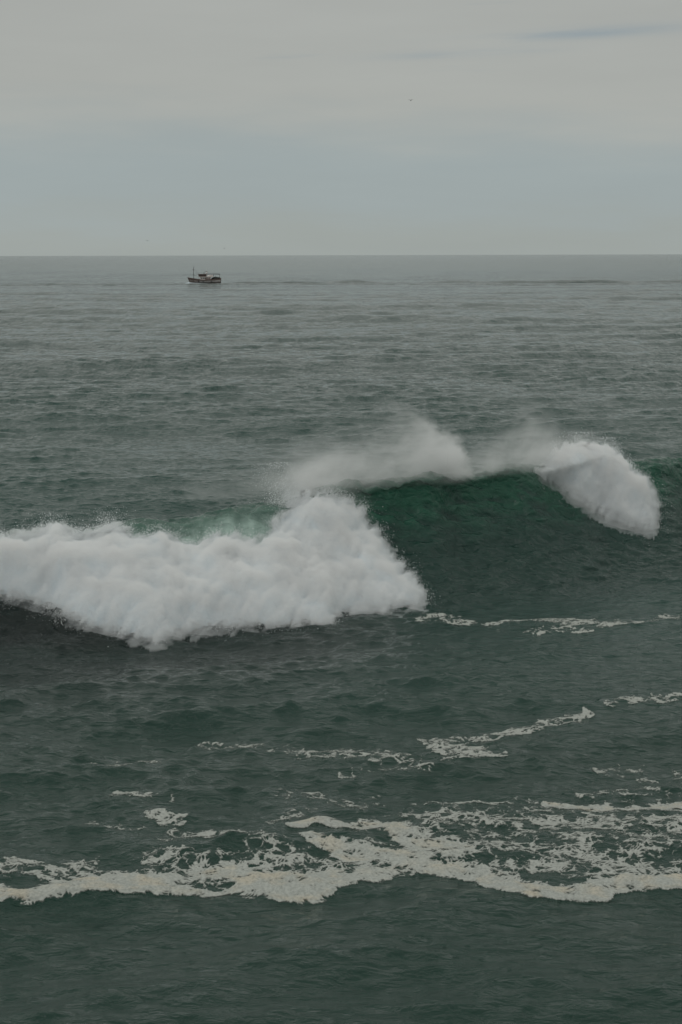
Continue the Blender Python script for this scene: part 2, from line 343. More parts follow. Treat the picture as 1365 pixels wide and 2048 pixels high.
# ------------------------------------------------------------------ drifting surface foam
STROKES = [  # (photo points with half width), density
 ([(-80,1802,24),(60,1792,26),(200,1770,28),(350,1768,32),(480,1752,40),(600,1764,44),(650,1758,34)], 1.0),
 ([(650,1752,26),(740,1742,22),(810,1734,8)], .86),
 ([(20,1732,7),(110,1745,12),(190,1762,10)], .66), ([(110,1742,12),(190,1730,11)], .6),
 ([(300,1742,8),(400,1738,10)], .5), ([(490,1722,8),(560,1728,8)], .6),
 ([(602,1656,10),(640,1646,8),(740,1650,13),(800,1655,16),(860,1682,22),(910,1702,24)], .92),
 ([(625,1685,9),(690,1702,14),(760,1708,14),(860,1700,20)], .92),
 ([(800,1718,16),(900,1735,18),(1000,1752,16)], .84), ([(640,1735,10),(800,1722,12)], .6),
 ([(870,1736,10),(960,1748,14),(1020,1772,20),(1100,1786,24),(1180,1786,24),(1260,1768,22),(1365,1762,24),(1480,1758,24)], 1.0),
 ([(1090,1596,7),(1180,1602,10),(1250,1609,12),(1300,1602,14),(1365,1599,17),(1480,1598,17)], .97),
 ([(835,1600,4),(960,1590,4),(1080,1592,5)], .42), ([(810,1632,6),(860,1622,6)], .6),
 ([(880,1625,13),(1000,1633,17),(1100,1642,17),(1200,1642,20),(1365,1642,26),(1480,1642,26)], .68),
 ([(900,1684,16),(980,1690,14),(1100,1700,24),(1200,1712,28),(1300,1715,20),(1480,1700,20)], .62),
 ([(1000,1712,24),(1150,1735,26),(1250,1740,22),(1480,1730,22)], .72),
 ([(850,1670,60),(1100,1670,80),(1480,1670,80)], .36),
 ([(300,1722,14),(430,1724,14),(560,1716,10)], .40), ([(0,1745,14),(120,1752,14),(280,1748,10)], .42), ([(520,1700,16),(700,1730,16),(820,1738,12)], .40), ([(1150,1570,10),(1300,1572,10),(1480,1570,10)], .30), ([(560,1640,10),(620,1620,8)], .3), ([(430,1680,10),(560,1690,10)], .3),
 ([(308,1633,6),(345,1645,13)], .70), ([(350,1668,6),(400,1672,11),(420,1680,9)], .74), ([(330,1692,7)], .6),
 ([(180,1655,9),(280,1662,9)], .36), ([(240,1590,6),(345,1598,7)], .5), ([(200,1530,14),(330,1520,10)], .28),
 ([(870,1474,14),(900,1490,20),(970,1504,14)], .64), ([(880,1462,7),(1000,1450,9),(1080,1442,9),(1170,1424,9)], .68),
 ([(560,1490,12),(700,1500,14),(860,1530,16)], .38), ([(700,1545,8),(860,1525,8),(940,1510,6)], .5), ([(400,1478,8),(520,1480,8)], .34),
 ([(850,1214,9),(920,1222,9),(945,1232,5)], .60), ([(970,1234,4),(1090,1230,10),(1200,1238,11),(1290,1240,8)], .64),
 ([(1280,1238,7),(1365,1222,6),(1480,1215,6)], .56), ([(1060,1252,5),(1180,1250,5)], .4),
 ([(1220,1408,6),(1365,1392,6),(1480,1385,6)], .5), ([(990,1512,4),(1020,1510,4)], .5),
 ([(700,1955,14),(760,1960,14)], .30), ([(1090,1965,16),(1250,1950,16)], .24), ([(330,1998,8),(420,1996,8)], .30), ([(1340,1895,8)], .5),
 ([(1230,1520,14),(1365,1530,14)], .22), ([(600,1590,20),(760,1600,20)], .16),
]
HOLES = [(62,1774,48,13,.9), (422,1766,45,9,.8), (690,1668,60,9,.5), (1000,1672,90,12,.45), (1030,1722,60,9,.5), (1350,1728,60,10,.45), (1180,1668,60,8,.4), (1330,1628,40,6,.5), (1180,1626,40,5,.4)]
def foam_field(px, py):
    VS = 2.3
    out = np.zeros(px.shape, np.float32)
    for pts, s in STROKES:
        pts = [(2000 if a_ == 1480 else -640 if a_ == -80 else a_, b_, c_) for a_, b_, c_ in pts]
        if s > 0.94: pts = [(a_, b_, c_ * 0.82) for a_, b_, c_ in pts]
        elif s < 0.46: s = s + 0.09
        best = np.full(px.shape, -1e3, np.float32)
        if len(pts) == 1: pts = pts + [(pts[0][0] + 1, pts[0][1], pts[0][2])]
        for (ax, ay, aw), (bx, by, bw_) in zip(pts[:-1], pts[1:]):
            dx, dy = bx - ax, (by - ay) * VS
            t = np.clip(((px - ax) * dx + (py - ay) * VS * dy) / (dx * dx + dy * dy), 0, 1)
            dvv = (py - ay) * VS - t * dy; d = np.hypot(px - ax - t * dx, dvv)
            w = (aw + t * (bw_ - aw)) * VS
            q_ = 1 - d / w; low = sstep(-0.2, 0.5, dvv / w); q_ = low * np.minimum(q_ * 2.5, 1) + (1 - low) * q_ * 0.9; best = np.maximum(best, q_)
        e = sstep(-0.30, 0.55, best)
        out = np.maximum(out, s * e)
    for hx, hy, rx, ry, k in HOLES:
        q = ((px - hx) / rx) ** 2 + ((py - hy) / ry) ** 2
        out = out * (1 - k * np.exp(-q * q))
    return out
def bil(A, ri, ci):
    r0 = np.clip(np.floor(ri).astype(int), 0, A.shape[0] - 2); c0 = np.clip(np.floor(ci).astype(int), 0, A.shape[1] - 2)
    fr, fc = (ri - r0), (ci - c0)
    if A.ndim == 3: fr, fc = fr[..., None], fc[..., None]
    return (A[r0, c0] * (1 - fr) * (1 - fc) + A[r0 + 1, c0] * fr * (1 - fc) + A[r0, c0 + 1] * (1 - fr) * fc + A[r0 + 1, c0 + 1] * fr * fc)
def surface_foam(name, y0, y1, nr, ncol, label):
    ysf = np.linspace(y0, y1, nr); scf = np.linspace(-0.38, 0.38, ncol)
    ri = np.interp(ysf, ROWS, np.arange(len(ROWS))); ci = np.interp(scf, SC, np.arange(len(SC)))
    RI, CI = np.meshgrid(ri, ci, indexing='ij')
    B = bil(SEA, RI, CI)
    FX = scf[None, :] * (ysf[:, None] + 6); FY = np.broadcast_to(ysf[:, None], FX.shape)
    flat = np.stack([FX, FY, np.zeros_like(FX)], -1)
    px, py = project(flat)
    wx = 16 * perlin(FX * 0.8, FY * 0.8, 1.2) + 9 * perlin(FX * 2.1, FY * 2.1, 4.2); wy = 6 * perlin(FX * 0.8, FY * 0.8, 6.2) + 3.5 * perlin(FX * 2.3, FY * 2.3, 9.2)
    Fd = foam_field(px + wx, py + wy)
    sel = Fd > 0.04
    v = np.full(FX.shape, -1.0, np.float32)
    x, y = FX[sel], FY[sel]
    u1 = x + 0.25 * perlin(x * 2.2, y * 2.2, 2.0); u2 = y + 0.25 * perlin(x * 2.2, y * 2.2, 12.0)
    f1, f2 = worley(u1 * 2.8, u2 * 2.6); web = 1 - np.clip((f2 - f1) * 1.5, 0, 1)
    g1, g2 = worley(u1 * 7.5 + 9, u2 * 7.5 + 3); web2 = 1 - np.clip((g2 - g1) * 1.5, 0, 1)
    n = fbm(x * 1.9, y * 1.8, 5.5, 5, 0.65)
    pat = 0.30 * (web - 0.45) + 0.30 * (web2 - 0.5) + 0.8 * n
    v[sel] = Fd[sel] - 0.62 + pat * 1.75 * (1.0 - 0.45 * Fd[sel] ** 2)
    lump = np.zeros_like(v); lump[sel] = 0.5 + 0.5 * fbm(x * 2.4, y * 1.6, 1.5, 4, 0.55)
    solid = sstep(0.75, 1.0, Fd)
    hgt = np.clip(v * 0.35, -0.05, 0.025) + sstep(0.1, 0.5, v) * solid * (0.015 + 0.085 * lump * lump)
    P = B.copy(); P[..., 2] += hgt
    ok = (v > -0.02)
    keep = ok[:-1, :-1] | ok[1:, :-1] | ok[:-1, 1:] | ok[1:, 1:]
    o = grid_mesh(name, P, keep, M_foam, dict(thick=solid, cover=v))
    return tag(o, label, 'foam', 'stuff')
surface_foam('sea_foam', 35.5, 49.0, 520, 1600, 'cream band of lacy foam drifting across the near water')
surface_foam('sea_foam', 49.0, 62.0, 330, 1400, 'thin scattered foam flecks on the dark water in front of the wave')
surface_foam('sea_foam', 66.0, 82.0, 330, 1400, 'thin broken foam line at the foot of the green wave face')

# ------------------------------------------------------------------ breaking whitewater
def inpoly_sd(px, py, poly):
    poly = np.array(poly, float); n = len(poly)
    d = np.full(px.shape, 1e9); ins = np.zeros(px.shape, bool)
    for i in range(n):
        a, b = poly[i], poly[(i + 1) % n]; e = b - a
        wx, wy = px - a[0], py - a[1]
        t = np.clip((wx * e[0] + wy * e[1]) / (e @ e), 0, 1)
        d = np.minimum(d, np.hypot(wx - t * e[0], wy - t * e[1]))
        c_ = ((a[1] > py) != (b[1] > py)) & (px < (b[0] - a[0]) * (py - a[1]) / (b[1] - a[1] + 1e-9) + a[0])
        ins ^= c_
    return np.where(ins, d, -d)
def surf(x, y):
    z, dy, c_, t, H = ridge(x, y)
    return np.stack([x, y + dy, z], -1), c_, t, H
def closed_shell(name, top, bot, mask, mat, label):
    r, c_ = mask.shape; keep = mask[:-1, :-1] & mask[1:, :-1] & mask[:-1, 1:] & mask[1:, 1:]
    idx = np.arange(r * c_).reshape(r, c_); n = r * c_
    q = np.stack([idx[:-1, :-1], idx[:-1, 1:], idx[1:, 1:], idx[1:, :-1]], -1)[keep]
    ed = np.concatenate([q[:, [0, 1]], q[:, [1, 2]], q[:, [2, 3]], q[:, [3, 0]]])
    key = np.minimum(ed[:, 0], ed[:, 1]) * n + np.maximum(ed[:, 0], ed[:, 1])
    u, inv, cnt = np.unique(key, return_inverse=True, return_counts=True); rim = ed[cnt[inv] == 1]
    F_ = np.concatenate([q[:, ::-1], q + n, np.stack([rim[:, 0], rim[:, 1], rim[:, 1] + n, rim[:, 0] + n], -1)])
    V = np.concatenate([top.reshape(-1, 3), bot.reshape(-1, 3)]); used = np.unique(F_); rm_ = np.zeros(2 * n, np.int64); rm_[used] = np.arange(len(used))
    me = bpy.data.meshes.new(name); me.from_pydata(V[used].tolist(), [], rm_[F_].tolist()); me.materials.append(mat)
    bm = bmesh.new(); bm.from_mesh(me); bmesh.ops.recalc_face_normals(bm, faces=bm.faces[:]); bm.to_mesh(me); bm.free()
    o = bpy.data.objects.new(name, me); col.objects.link(o)
    return tag(o, label, 'spray', 'stuff')
def whitewater(name, x0, x1, nx, depth, nr, poly, thick, edge, label, vlabel, seed):
    xs = np.linspace(x0, x1, nx)
    cs = np.linspace(-1.6, depth, nr)
    yc = sm_interp(xs, XC, YCR)
    GX = np.broadcast_to(xs[None, :], (nr, nx)); GY = yc[None, :] - cs[:, None]
    P, c_, t, H = surf(GX, GY)
    du = np.gradient(P, axis=1); dv = np.gradient(P, axis=0)
    TU = du / (np.linalg.norm(du, axis=-1)[..., None] + 1e-9); TV = dv / (np.linalg.norm(dv, axis=-1)[..., None] + 1e-9)
    Nn = np.cross(dv, du); Nn /= np.linalg.norm(Nn, axis=-1)[..., None] + 1e-9
    Nn *= np.sign(Nn[..., 2:3] + 1e-6)
    Nn = Nn * 0.75 + np.array([0, -0.35, 0.55]); Nn /= np.linalg.norm(Nn, axis=-1)[..., None]
    px, py = project(P)
    wob = 16 * fbm(GX * 0.9, GY * 0.9, 2.0 + seed, 4, 0.6) + 9 * fbm(GX * 3.5, GY * 3.0, 6.0 + seed, 3, 0.6)
    fing = (0.75 - 0.085 * seed) * fbm(GX * 1.7 + cs[:, None] * 0.7, cs[:, None] * 0.6 + 0.2 * GX, 1.0 + seed, 4, 0.6)
    sdp = inpoly_sd(px + wob, py + wob * 0.7, poly)
    m = sstep(2, edge + 8, sdp + 22 * fing); ms = sstep(-16, edge * 0.8, sdp + 30 * fing)
    X3, Y3, Z3 = P[..., 0], P[..., 1], P[..., 2]
    big = fbm(X3 * 0.55, Y3 * 0.45, Z3 * 0.45 + seed, 2)
    bil1 = np.abs(perlin(X3 * 0.75, Y3 * 0.6, Z3 * 0.75 + seed)); bil2 = np.abs(perlin(X3 * 1.7 + 4, Y3 * 1.4, Z3 * 1.5 + seed)); bil3 = np.abs(perlin(X3 * 3.9, Y3 * 3.3, Z3 * 3.4 + seed)); bil4 = np.abs(perlin(X3 * 9, Y3 * 8, Z3 * 8 + seed))
    T = m ** 0.75 * thick * (0.78 + 0.6 * big + 0.45 * bil1 + 0.12 * fing) + m ** 0.5 * (0.17 * bil2 + 0.10 * bil3 + 0.05 * bil4) - 0.05
    Q = P + Nn * T[..., None]
    keep = (m > 0.02); keep = keep[:-1, :-1] & keep[1:, :-1] & keep[:-1, 1:] & keep[1:, 1:]
    o = grid_mesh(name, Q, keep, M_white)
    tag(o, label, 'whitewater', 'stuff')
    # the froth standing off the dense water: a cloud of drops around it
    sh = ms ** 0.7 * (0.22 + 0.70 * np.clip(0.32 + 0.7 * fbm(X3 * 0.8, Y3 * 0.7, Z3 * 0.7 + seed + 4, 3, 0.5) + 0.15 * fing, 0, 1) + 0.16 * bil2 + 0.15 * bil3 + 0.05 * bil4)
    closed_shell('froth', (Q + Nn * sh[..., None])[::2, ::2], (P - np.array([0, -0.1, 0.25]))[::2, ::2], ms[::2, ::2] > 0.02, M_froth, vlabel)
    gu = np.gradient(sdp, axis=1) / (np.linalg.norm(du, axis=-1) + 1e-6); gv = np.gradient(sdp, axis=0) / (np.linalg.norm(dv, axis=-1) + 1e-6)
    O = -(TU * gu[..., None] + TV * gv[..., None]); O /= np.linalg.norm(O, axis=-1)[..., None] + 1e-9
    return o, Q, Nn, m, sdp, O
POLY_L = [(-560,1092),(-200,1085),(-60,1080),(0,1078),(60,1070),(110,1052),(165,1074),(235,1050),(285,1076),(322,1054),(350,1084),(395,1088),(430,1062),(470,1074),(510,1086),(540,1066),(556,1030),(575,1005),(610,990),(660,990),(700,996),(726,1010),(745,1050),(770,1085),(800,1130),(835,1170),(850,1195),(846,1214),(800,1224),(745,1232),(690,1238),(672,1246),(668,1262),(600,1264),(520,1262),(440,1262),(372,1270),(345,1284),(320,1292),(270,1280),(215,1270),(160,1252),(110,1228),(70,1212),(20,1200),(-200,1180),(-560,1180)]
WL, QL, NL, mL, sdL, OL = whitewater('whitewater', -27.0, 5.5, 620, 12.0, 300, POLY_L, 0.85, 60, 'large white breaker tumbling down the wave on the left', 'soft cloud of froth around the large left breaker', 0.0)
POLY_R = [(1078,955),(1095,925),(1130,905),(1160,895),(1200,898),(1240,920),(1270,955),(1296,965),(1310,1000),(1312,1035),(1306,1064),(1286,1062),(1240,1052),(1190,1026),(1150,1002),(1115,975)]
WR, QR, NR, mR, sdR, OR_ = whitewater('whitewater', 8.5, 20.0, 300, 9.0, 230, POLY_R, 1.1, 40, 'smaller white splash curling over the crest on the right', 'soft cloud of froth around the right hand splash', 5.0)

# ------------------------------------------------------------------ spray: droplets thrown from the whitewater
def fuzz(Q, Nn, m, sdp, n, hscale, seed, bottom=1.0):
    r = np.random.default_rng(seed)
    idx = np.nonzero((m > 0.03).ravel())[0]
    w = (0.25 + 1.6 * np.exp(-np.maximum(sdp.ravel()[idx], 0) / 22.0)); w /= w.sum()
    k = r.choice(idx, n, p=w)
    base = Q.reshape(-1, 3)[k]; nn = Nn.reshape(-1, 3)[k]; e = np.exp(-np.maximum(sdp.ravel()[k], 0) / 22.0)
    h = r.exponential(1.0, n) * hscale * (0.5 + 1.3 * e)
    clump = np.clip(0.5 + 1.3 * fbm(base[:, 0] * 1.6, base[:, 1] * 1.6, base[:, 2] * 1.6 + seed, 3), 0.05, 2)
    h = h * clump
    P = base + nn * h[:, None] + r.normal(0, 1, (n, 3)) * (0.035 + 0.09 * e * clump)[:, None]
    rad = np.exp(r.normal(math.log(0.0048), 0.5, n)).clip(0.002, 0.02)
    return P, rad
def edge_spray(Q, Nn, O, m, sdp, n, length, seed):
    """ragged fingers of droplets flung outward past the edge"""
    r = np.random.default_rng(seed)
    idx = np.nonzero(((sdp > -3) & (sdp < 14) & (m > 0.02)).ravel())[0]
    k = r.choice(idx, n); b = Q.reshape(-1, 3)[k]; o_ = O.reshape(-1, 3)[k]; nn = Nn.reshape(-1, 3)[k]
    fing = np.clip(0.35 + 1.7 * fbm(b[:, 0] * 2.6, b[:, 1] * 2.6, b[:, 2] * 2.6 + seed, 3, 0.6), 0.0, 2.2)
    d = r.exponential(1.0, n) * length * fing
    P = b + o_ * d[:, None] + nn * (r.exponential(0.10, n) + 0.25 * d * r.random(n))[:, None] + r.normal(0, 0.03, (n, 3))
    P[:, 2] -= 0.25 * d * d
    return P, np.exp(r.normal(math.log(0.005), 0.5, n)).clip(0.002, 0.02)
E1, e1 = edge_spray(QL, NL, OL, mL, sdL, 330000, 0.34, 51)
E2, e2 = edge_spray(QR, NR, OR_, mR, sdR, 150000, 0.30, 52)
P1, r1 = fuzz(QL, NL, mL, sdL, 650000, 0.24, 11)
P2, r2 = fuzz(QR, NR, mR, sdR, 240000, 0.24, 12)
def crest_point(x):
    z, dy, c_, t, H = ridge(x, sm_interp(x, XC, YCR))
    return np.stack([x, sm_interp(x, XC, YCR) + dy, z], -1)
# short bursts standing up off the top edge of the big breaker
def burst(px, py, n, up, wid, seed, lean=-0.4, depth_off=0.0, rmed=0.0055):
    r = np.random.default_rng(seed)
    # the breaker's upper surface seen at this pixel
    d = np.hypot(pixQ[0] - px, (pixQ[1] - py)); j = np.argmin(d); b = pixQ[2][j]
    u = r.exponential(0.42, n).clip(0, 1.6)
    ang = r.normal(0, 0.35, n)
    P = np.stack([b[0] + r.normal(0, wid * 0.45, n) + u * up * (np.sin(ang) * 0.7 + lean), b[1] + 0.2 + depth_off + r.normal(0, 0.3, n) + u * 0.5, b[2] - 0.1 + u * up * np.cos(ang)], -1)
    cl = fbm(P[:, 0] * 1.8 + seed, P[:, 1] * 1.8, P[:, 2] * 1.8, 3); ok = cl > r.uniform(-0.45, 0.35, n)
    P = P[ok]
    return P, np.exp(r.normal(math.log(rmed), 0.45, len(P))).clip(0.003, 0.025)
mm = (mL > 0.3).ravel(); qq = QL.reshape(-1, 3)[mm]; pp = project(qq); pixQ = (pp[0], pp[1], qq)
B = [burst(235, 1060, 9000, 0.75, 0.8, 21), burst(40, 1075, 7000, 0.5, 1.6, 22), burst(110, 1068, 8000, 0.55, 1.0, 23), burst(325, 1062, 5000, 0.35, 0.5, 24), burst(425, 1070, 6000, 0.35, 0.9, 25), burst(170, 1070, 7000, 0.5, 1.4, 26),
     burst(595, 985, 26000, 1.35, 1.0, 27, -0.5), burst(660, 985, 16000, 0.7, 1.2, 28, -0.5), burst(560, 1010, 14000, 0.9, 0.9, 29, -0.8)]
PB = np.concatenate([b[0] for b in B]); rB = np.concatenate([b[1] for b in B])
tag(point_object('spray', np.concatenate([P1, PB, E1]), np.concatenate([r1, rB, e1]), M_drop), 'fine white spray thrown off the large left breaker', 'spray', 'stuff')
mm = (mR > 0.3).ravel(); qq = QR.reshape(-1, 3)[mm]; pp = project(qq); pixQ = (pp[0], pp[1], qq)
B = [burst(1165, 905, 22000, 0.7, 1.0, 31, -0.1), burst(1215, 910, 16000, 0.6, 0.8, 32, 0.1), burst(1262, 950, 12000, 0.4, 0.7, 33, 0.3), burst(1300, 1010, 9000, 0.35, 0.7, 34, 0.6), burst(1306, 1055, 7000, 0.2, 0.4, 35, 0.9)]
PB = np.concatenate([b[0] for b in B]); rB = np.concatenate([b[1] for b in B])
tag(point_object('spray', np.concatenate([P2, PB, E2]), np.concatenate([r2, rB, e2]), M_drop), 'fine white spray bursting from the right hand splash', 'spray', 'stuff')

# wind-blown plumes smoking back off the lip: thin air-borne mist
def mist(name, x0, x1, y0, y1, z0, z1, builder, label):
    m = bpy.data.materials.new('mist'); m.use_nodes = True
    global nt
    nt = m.node_tree; nt.nodes.remove(nt.nodes['Principled BSDF'])
    g = N('ShaderNodeNewGeometry'); sp_ = N('ShaderNodeSeparateXYZ'); L(g.outputs['Position'], sp_.inputs[0])
    v = N('ShaderNodeVolumeScatter'); v.inputs['Color'].default_value = (0.985, 0.985, 0.985, 1); v.inputs['Anisotropy'].default_value = 0.15
    L(builder(*sp_.outputs), v.inputs['Density']); L(v.outputs[0], nt.nodes['Material Output'].inputs['Volume'])
    try: m.cycles.volume_step_rate = 0.25
    except Exception: pass
    bm = bmesh.new()
    vv = [bm.verts.new(p) for p in ((x0,y0,z0),(x1,y0,z0),(x1,y1,z0),(x0,y1,z0),(x0,y0,z1),(x1,y0,z1),(x1,y1,z1),(x0,y1,z1))]
    for q in ((3,2,1,0),(4,5,6,7),(0,1,5,4),(1,2,6,5),(2,3,7,6),(3,0,4,7)): bm.faces.new([vv[i] for i in q])
    me = bpy.data.meshes.new(name); bm.to_mesh(me); bm.free(); me.materials.append(m)
    o = bpy.data.objects.new(name, me); col.objects.link(o)
    return tag(o, label, 'spray', 'stuff')
def gauss(v, c_, w):
    q = MA('DIVIDE', MA('SUBTRACT', v, c_), w); return MA('EXPONENT', MA('MULTIPLY', MA('MULTIPLY', q, q), -1.0))
def wisp(x, y, z, sx_, sy_, sz_, lo, hi, off):
    k = N('ShaderNodeCombineXYZ'); L(MA('MULTIPLY_ADD', x, sx_, MA('MULTIPLY_ADD', z, -0.35 * sx_, off)), k.inputs[0]); L(MA('MULTIPLY', y, sy_), k.inputs[1]); L(MA('MULTIPLY', z, sz_), k.inputs[2])
    n = N('ShaderNodeTexNoise'); L(k.outputs[0], n.inputs['Vector']); n.inputs['Scale'].default_value = 1; n.inputs['Detail'].default_value = 5; n.inputs['Roughness'].default_value = 0.58; n.inputs['Distortion'].default_value = 0.35
    return SS(n.outputs[0], lo, hi)
def back_of_crest(x, y): return MA('SUBTRACT', y, MA('MULTIPLY_ADD', x, 0.704, 78.4))
def big_plume(x, y, z):
    zz = MA('MAXIMUM', MA('SUBTRACT', z, 4.5), 0.0); edge = MA('MULTIPLY_ADD', MA('MULTIPLY', zz, zz), -0.22, MA('MULTIPLY_ADD', wisp(x, y, z, 0.9, 0.9, 1.2, 0.2, 0.8, 3.0), 1.5, 6.2))
    sL = MA('MAXIMUM', MA('SUBTRACT', edge, x), 0.0)
    h = MA('MULTIPLY', MA('EXPONENT', MA('DIVIDE', sL, -13.0)), 2.7)
    A = MA('ADD', MA('MULTIPLY', MA('EXPONENT', MA('DIVIDE', sL, -2.2)), 1.9), MA('MULTIPLY', MA('EXPONENT', MA('DIVIDE', sL, -6.0)), 1.05))
    hq = MA('DIVIDE', zz, h); hp = MA('EXPONENT', MA('MULTIPLY', MA('MULTIPLY', hq, hq), -1.4))
    q = back_of_crest(x, y); qp = gauss(MA('SUBTRACT', q, MA('MULTIPLY', sL, 0.12)), 0.7, 1.3)
    d = MA('MULTIPLY', MA('MULTIPLY', MA('MULTIPLY', A, hp), qp), MA('MULTIPLY', SS(sL, 0.0, 0.8), SS(z, 4.15, 4.75)))
    sh = MA('MULTIPLY', MA('MULTIPLY', gauss(x, -0.9, 1.6), gauss(z, 4.5, 1.25)), MA('MULTIPLY', qp, 1.2))
    return MA('MULTIPLY', MA('ADD', d, sh), MA('MULTIPLY_ADD', wisp(x, y, z, 0.75, 0.9, 1.1, 0.30, 0.70, 0.0), 1.25, 0.28))
mist('spray', -7.5, 8.4, 74.0, 90.0, 2.6, 10.5, big_plume, 'pale plume of spray blown back off the crest of the wave')
def thin_veil(x, y, z):
    zz = MA('MAXIMUM', MA('SUBTRACT', z, 4.5), 0.0)
    a = MA('ADD', MA('MULTIPLY_ADD', gauss(x, 10.0, 2.0), 0.60, MA('MULTIPLY', gauss(x, 7.6, 1.3), 0.30)), MA('MULTIPLY', gauss(x, 12.8, 1.5), 0.8))
    h = MA('MULTIPLY_ADD', gauss(x, 10.2, 1.5), 1.2, 1.1)
    hq = MA('DIVIDE', zz, h); hp = MA('EXPONENT', MA('MULTIPLY', MA('MULTIPLY', hq, hq), -1.2))
    d = MA('MULTIPLY', MA('MULTIPLY', a, hp), MA('MULTIPLY', gauss(back_of_crest(x, y), 0.8, 1.2), MA('MULTIPLY', SS(z, 4.15, 4.75), SS(x, 5.6, 7.2))))
    return MA('MULTIPLY', d, MA('MULTIPLY_ADD', wisp(x, y, z, 0.9, 0.9, 0.9, 0.3, 0.7, 7.0), 1.4, 0.22))
mist('spray', 5.5, 17.0, 80.0, 95.0, 2.6, 10.0, thin_veil, 'thin veil of spray drifting between the two splashes')

# ------------------------------------------------------------------ fishing boat
def plain(name, colr, rough=0.7, grime=0.35, scale=1.2, dark=(0.03, 0.022, 0.018)):
    m, b = new_mat(name)
    tcn = N('ShaderNodeTexCoord'); n = N('ShaderNodeTexNoise'); L(tcn.outputs['Object'], n.inputs['Vector'])
    n.inputs['Scale'].default_value = scale; n.inputs['Detail'].default_value = 6; n.inputs['Roughness'].default_value = 0.65
    L(MIXC(MA('MULTIPLY', SS(n.outputs[0], 0.42, 0.68), grime), colr, dark), b.inputs['Base Color'])
    b.inputs['Roughness'].default_value = rough
    return m
M_hull = plain('tarred_hull', (0.15, 0.115, 0.10), 0.6, 0.5, 0.8, (0.13, 0.085, 0.07))
M_band = plain('worn_white_paint', (0.62, 0.56, 0.54), 0.6, 0.45, 0.9, (0.09, 0.055, 0.045))
M_house = plain('cabin_paint', (0.74, 0.69, 0.67), 0.5, 0.35, 0.9, (0.16, 0.09, 0.075))
M_dark = plain('dark_trim', (0.13, 0.08, 0.066), 0.6, 0.5)
M_wood = plain('deck_wood', (0.14, 0.09, 0.06), 0.8, 0.5)
M_steel = plain('mast_steel', (0.05, 0.05, 0.052), 0.5, 0.3)
M_net = plain('nets', (0.022, 0.030, 0.028), 0.95, 0.5, 3.0, (0.05, 0.045, 0.03))
M_rub = plain('tyre_rubber', (0.02, 0.02, 0.02), 0.8, 0.2)
M_glass, _gb = new_mat('window_glass'); _gb.inputs['Base Color'].default_value = (0.02, 0.025, 0.03, 1); _gb.inputs['Roughness'].default_value = 0.08
def obj_bm(name, bm, mat, parent=None, smooth=False):
    me = bpy.data.meshes.new(name); bmesh.ops.recalc_face_normals(bm, faces=bm.faces[:]); bm.to_mesh(me); bm.free()
    if smooth:
        for p in me.polygons: p.use_smooth = True
    me.materials.append(mat)
    o = bpy.data.objects.new(name, me); col.objects.link(o)
    if parent: o.parent = parent
    return o
def bm_box(bm, x0, x1, y0, y1, z0, z1, bev=0.03, top=None):
    v = [bm.verts.new(p) for p in ((x0,y0,z0),(x1,y0,z0),(x1,y1,z0),(x0,y1,z0),(x0,y0,z1),(x1,y0,z1),(x1,y1,z1),(x0,y1,z1))]
    f = [bm.faces.new([v[i] for i in q]) for q in ((3,2,1,0),(4,5,6,7),(0,1,5,4),(1,2,6,5),(2,3,7,6),(3,0,4,7))]
    if bev:
        es = {e for q in f for e in q.edges}
        bmesh.ops.bevel(bm, geom=list(es), offset=bev, segments=1, affect='EDGES')
def box(name, x0, x1, y0, y1, z0, z1, mat, parent, bev=0.03):
    bm = bmesh.new(); bm_box(bm, x0, x1, y0, y1, z0, z1, bev); return obj_bm(name, bm, mat, parent)
def tube(name, pts, r0, r1, mat, parent, seg=8):
    bm = bmesh.new(); rings = []
    for i, p in enumerate(pts):
        p = Vector(p); a = Vector(pts[max(i - 1, 0)]); b = Vector(pts[min(i + 1, len(pts) - 1)])
        q = (b - a).to_track_quat('Z', 'Y'); r = r0 + (r1 - r0) * i / (len(pts) - 1)
        rings.append([bm.verts.new(p + q @ Vector((r * math.cos(k * 2 * math.pi / seg), r * math.sin(k * 2 * math.pi / seg), 0))) for k in range(seg)])
    for A_, B_ in zip(rings[:-1], rings[1:]):
        for k in range(seg): bm.faces.new((A_[k], A_[(k + 1) % seg], B_[(k + 1) % seg], B_[k]))
    bm.faces.new(rings[0]); bm.faces.new(rings[-1])
    return obj_bm(name, bm, mat, parent, True)
def sheer(s): return np.interp(s, [0, 2, 5, 9, 14, 18.4], [3.15, 2.70, 2.2, 1.95, 2.15, 2.6])
def beam(s): return np.interp(s, [0, .8, 2, 4, 7, 12, 16, 18.4], [0.10, 0.75, 1.5, 2.2, 2.55, 2.55, 2.25, 1.7])
def stem(z): return np.interp(z, [-0.9, 0, 1.2, 3.15], [2.2, 1.45, 0.75, 0.0])    # raked bow
def hull_pt(s, f, side, out=0.0):
    """f 0 keel .. 1 rail"""
    zt = float(sheer(s)); z = -0.9 + (zt + 0.9) * f
    x = s + max(0.0, float(stem(z)) * (1 - s / 6.0)) if s < 6 else s
    w = float(beam(s)) * (0.06 + 0.94 * min(1, (f * 1.15) ** (0.55 if s > 3 else 0.95)))
    return (x, side * (w + out), z)
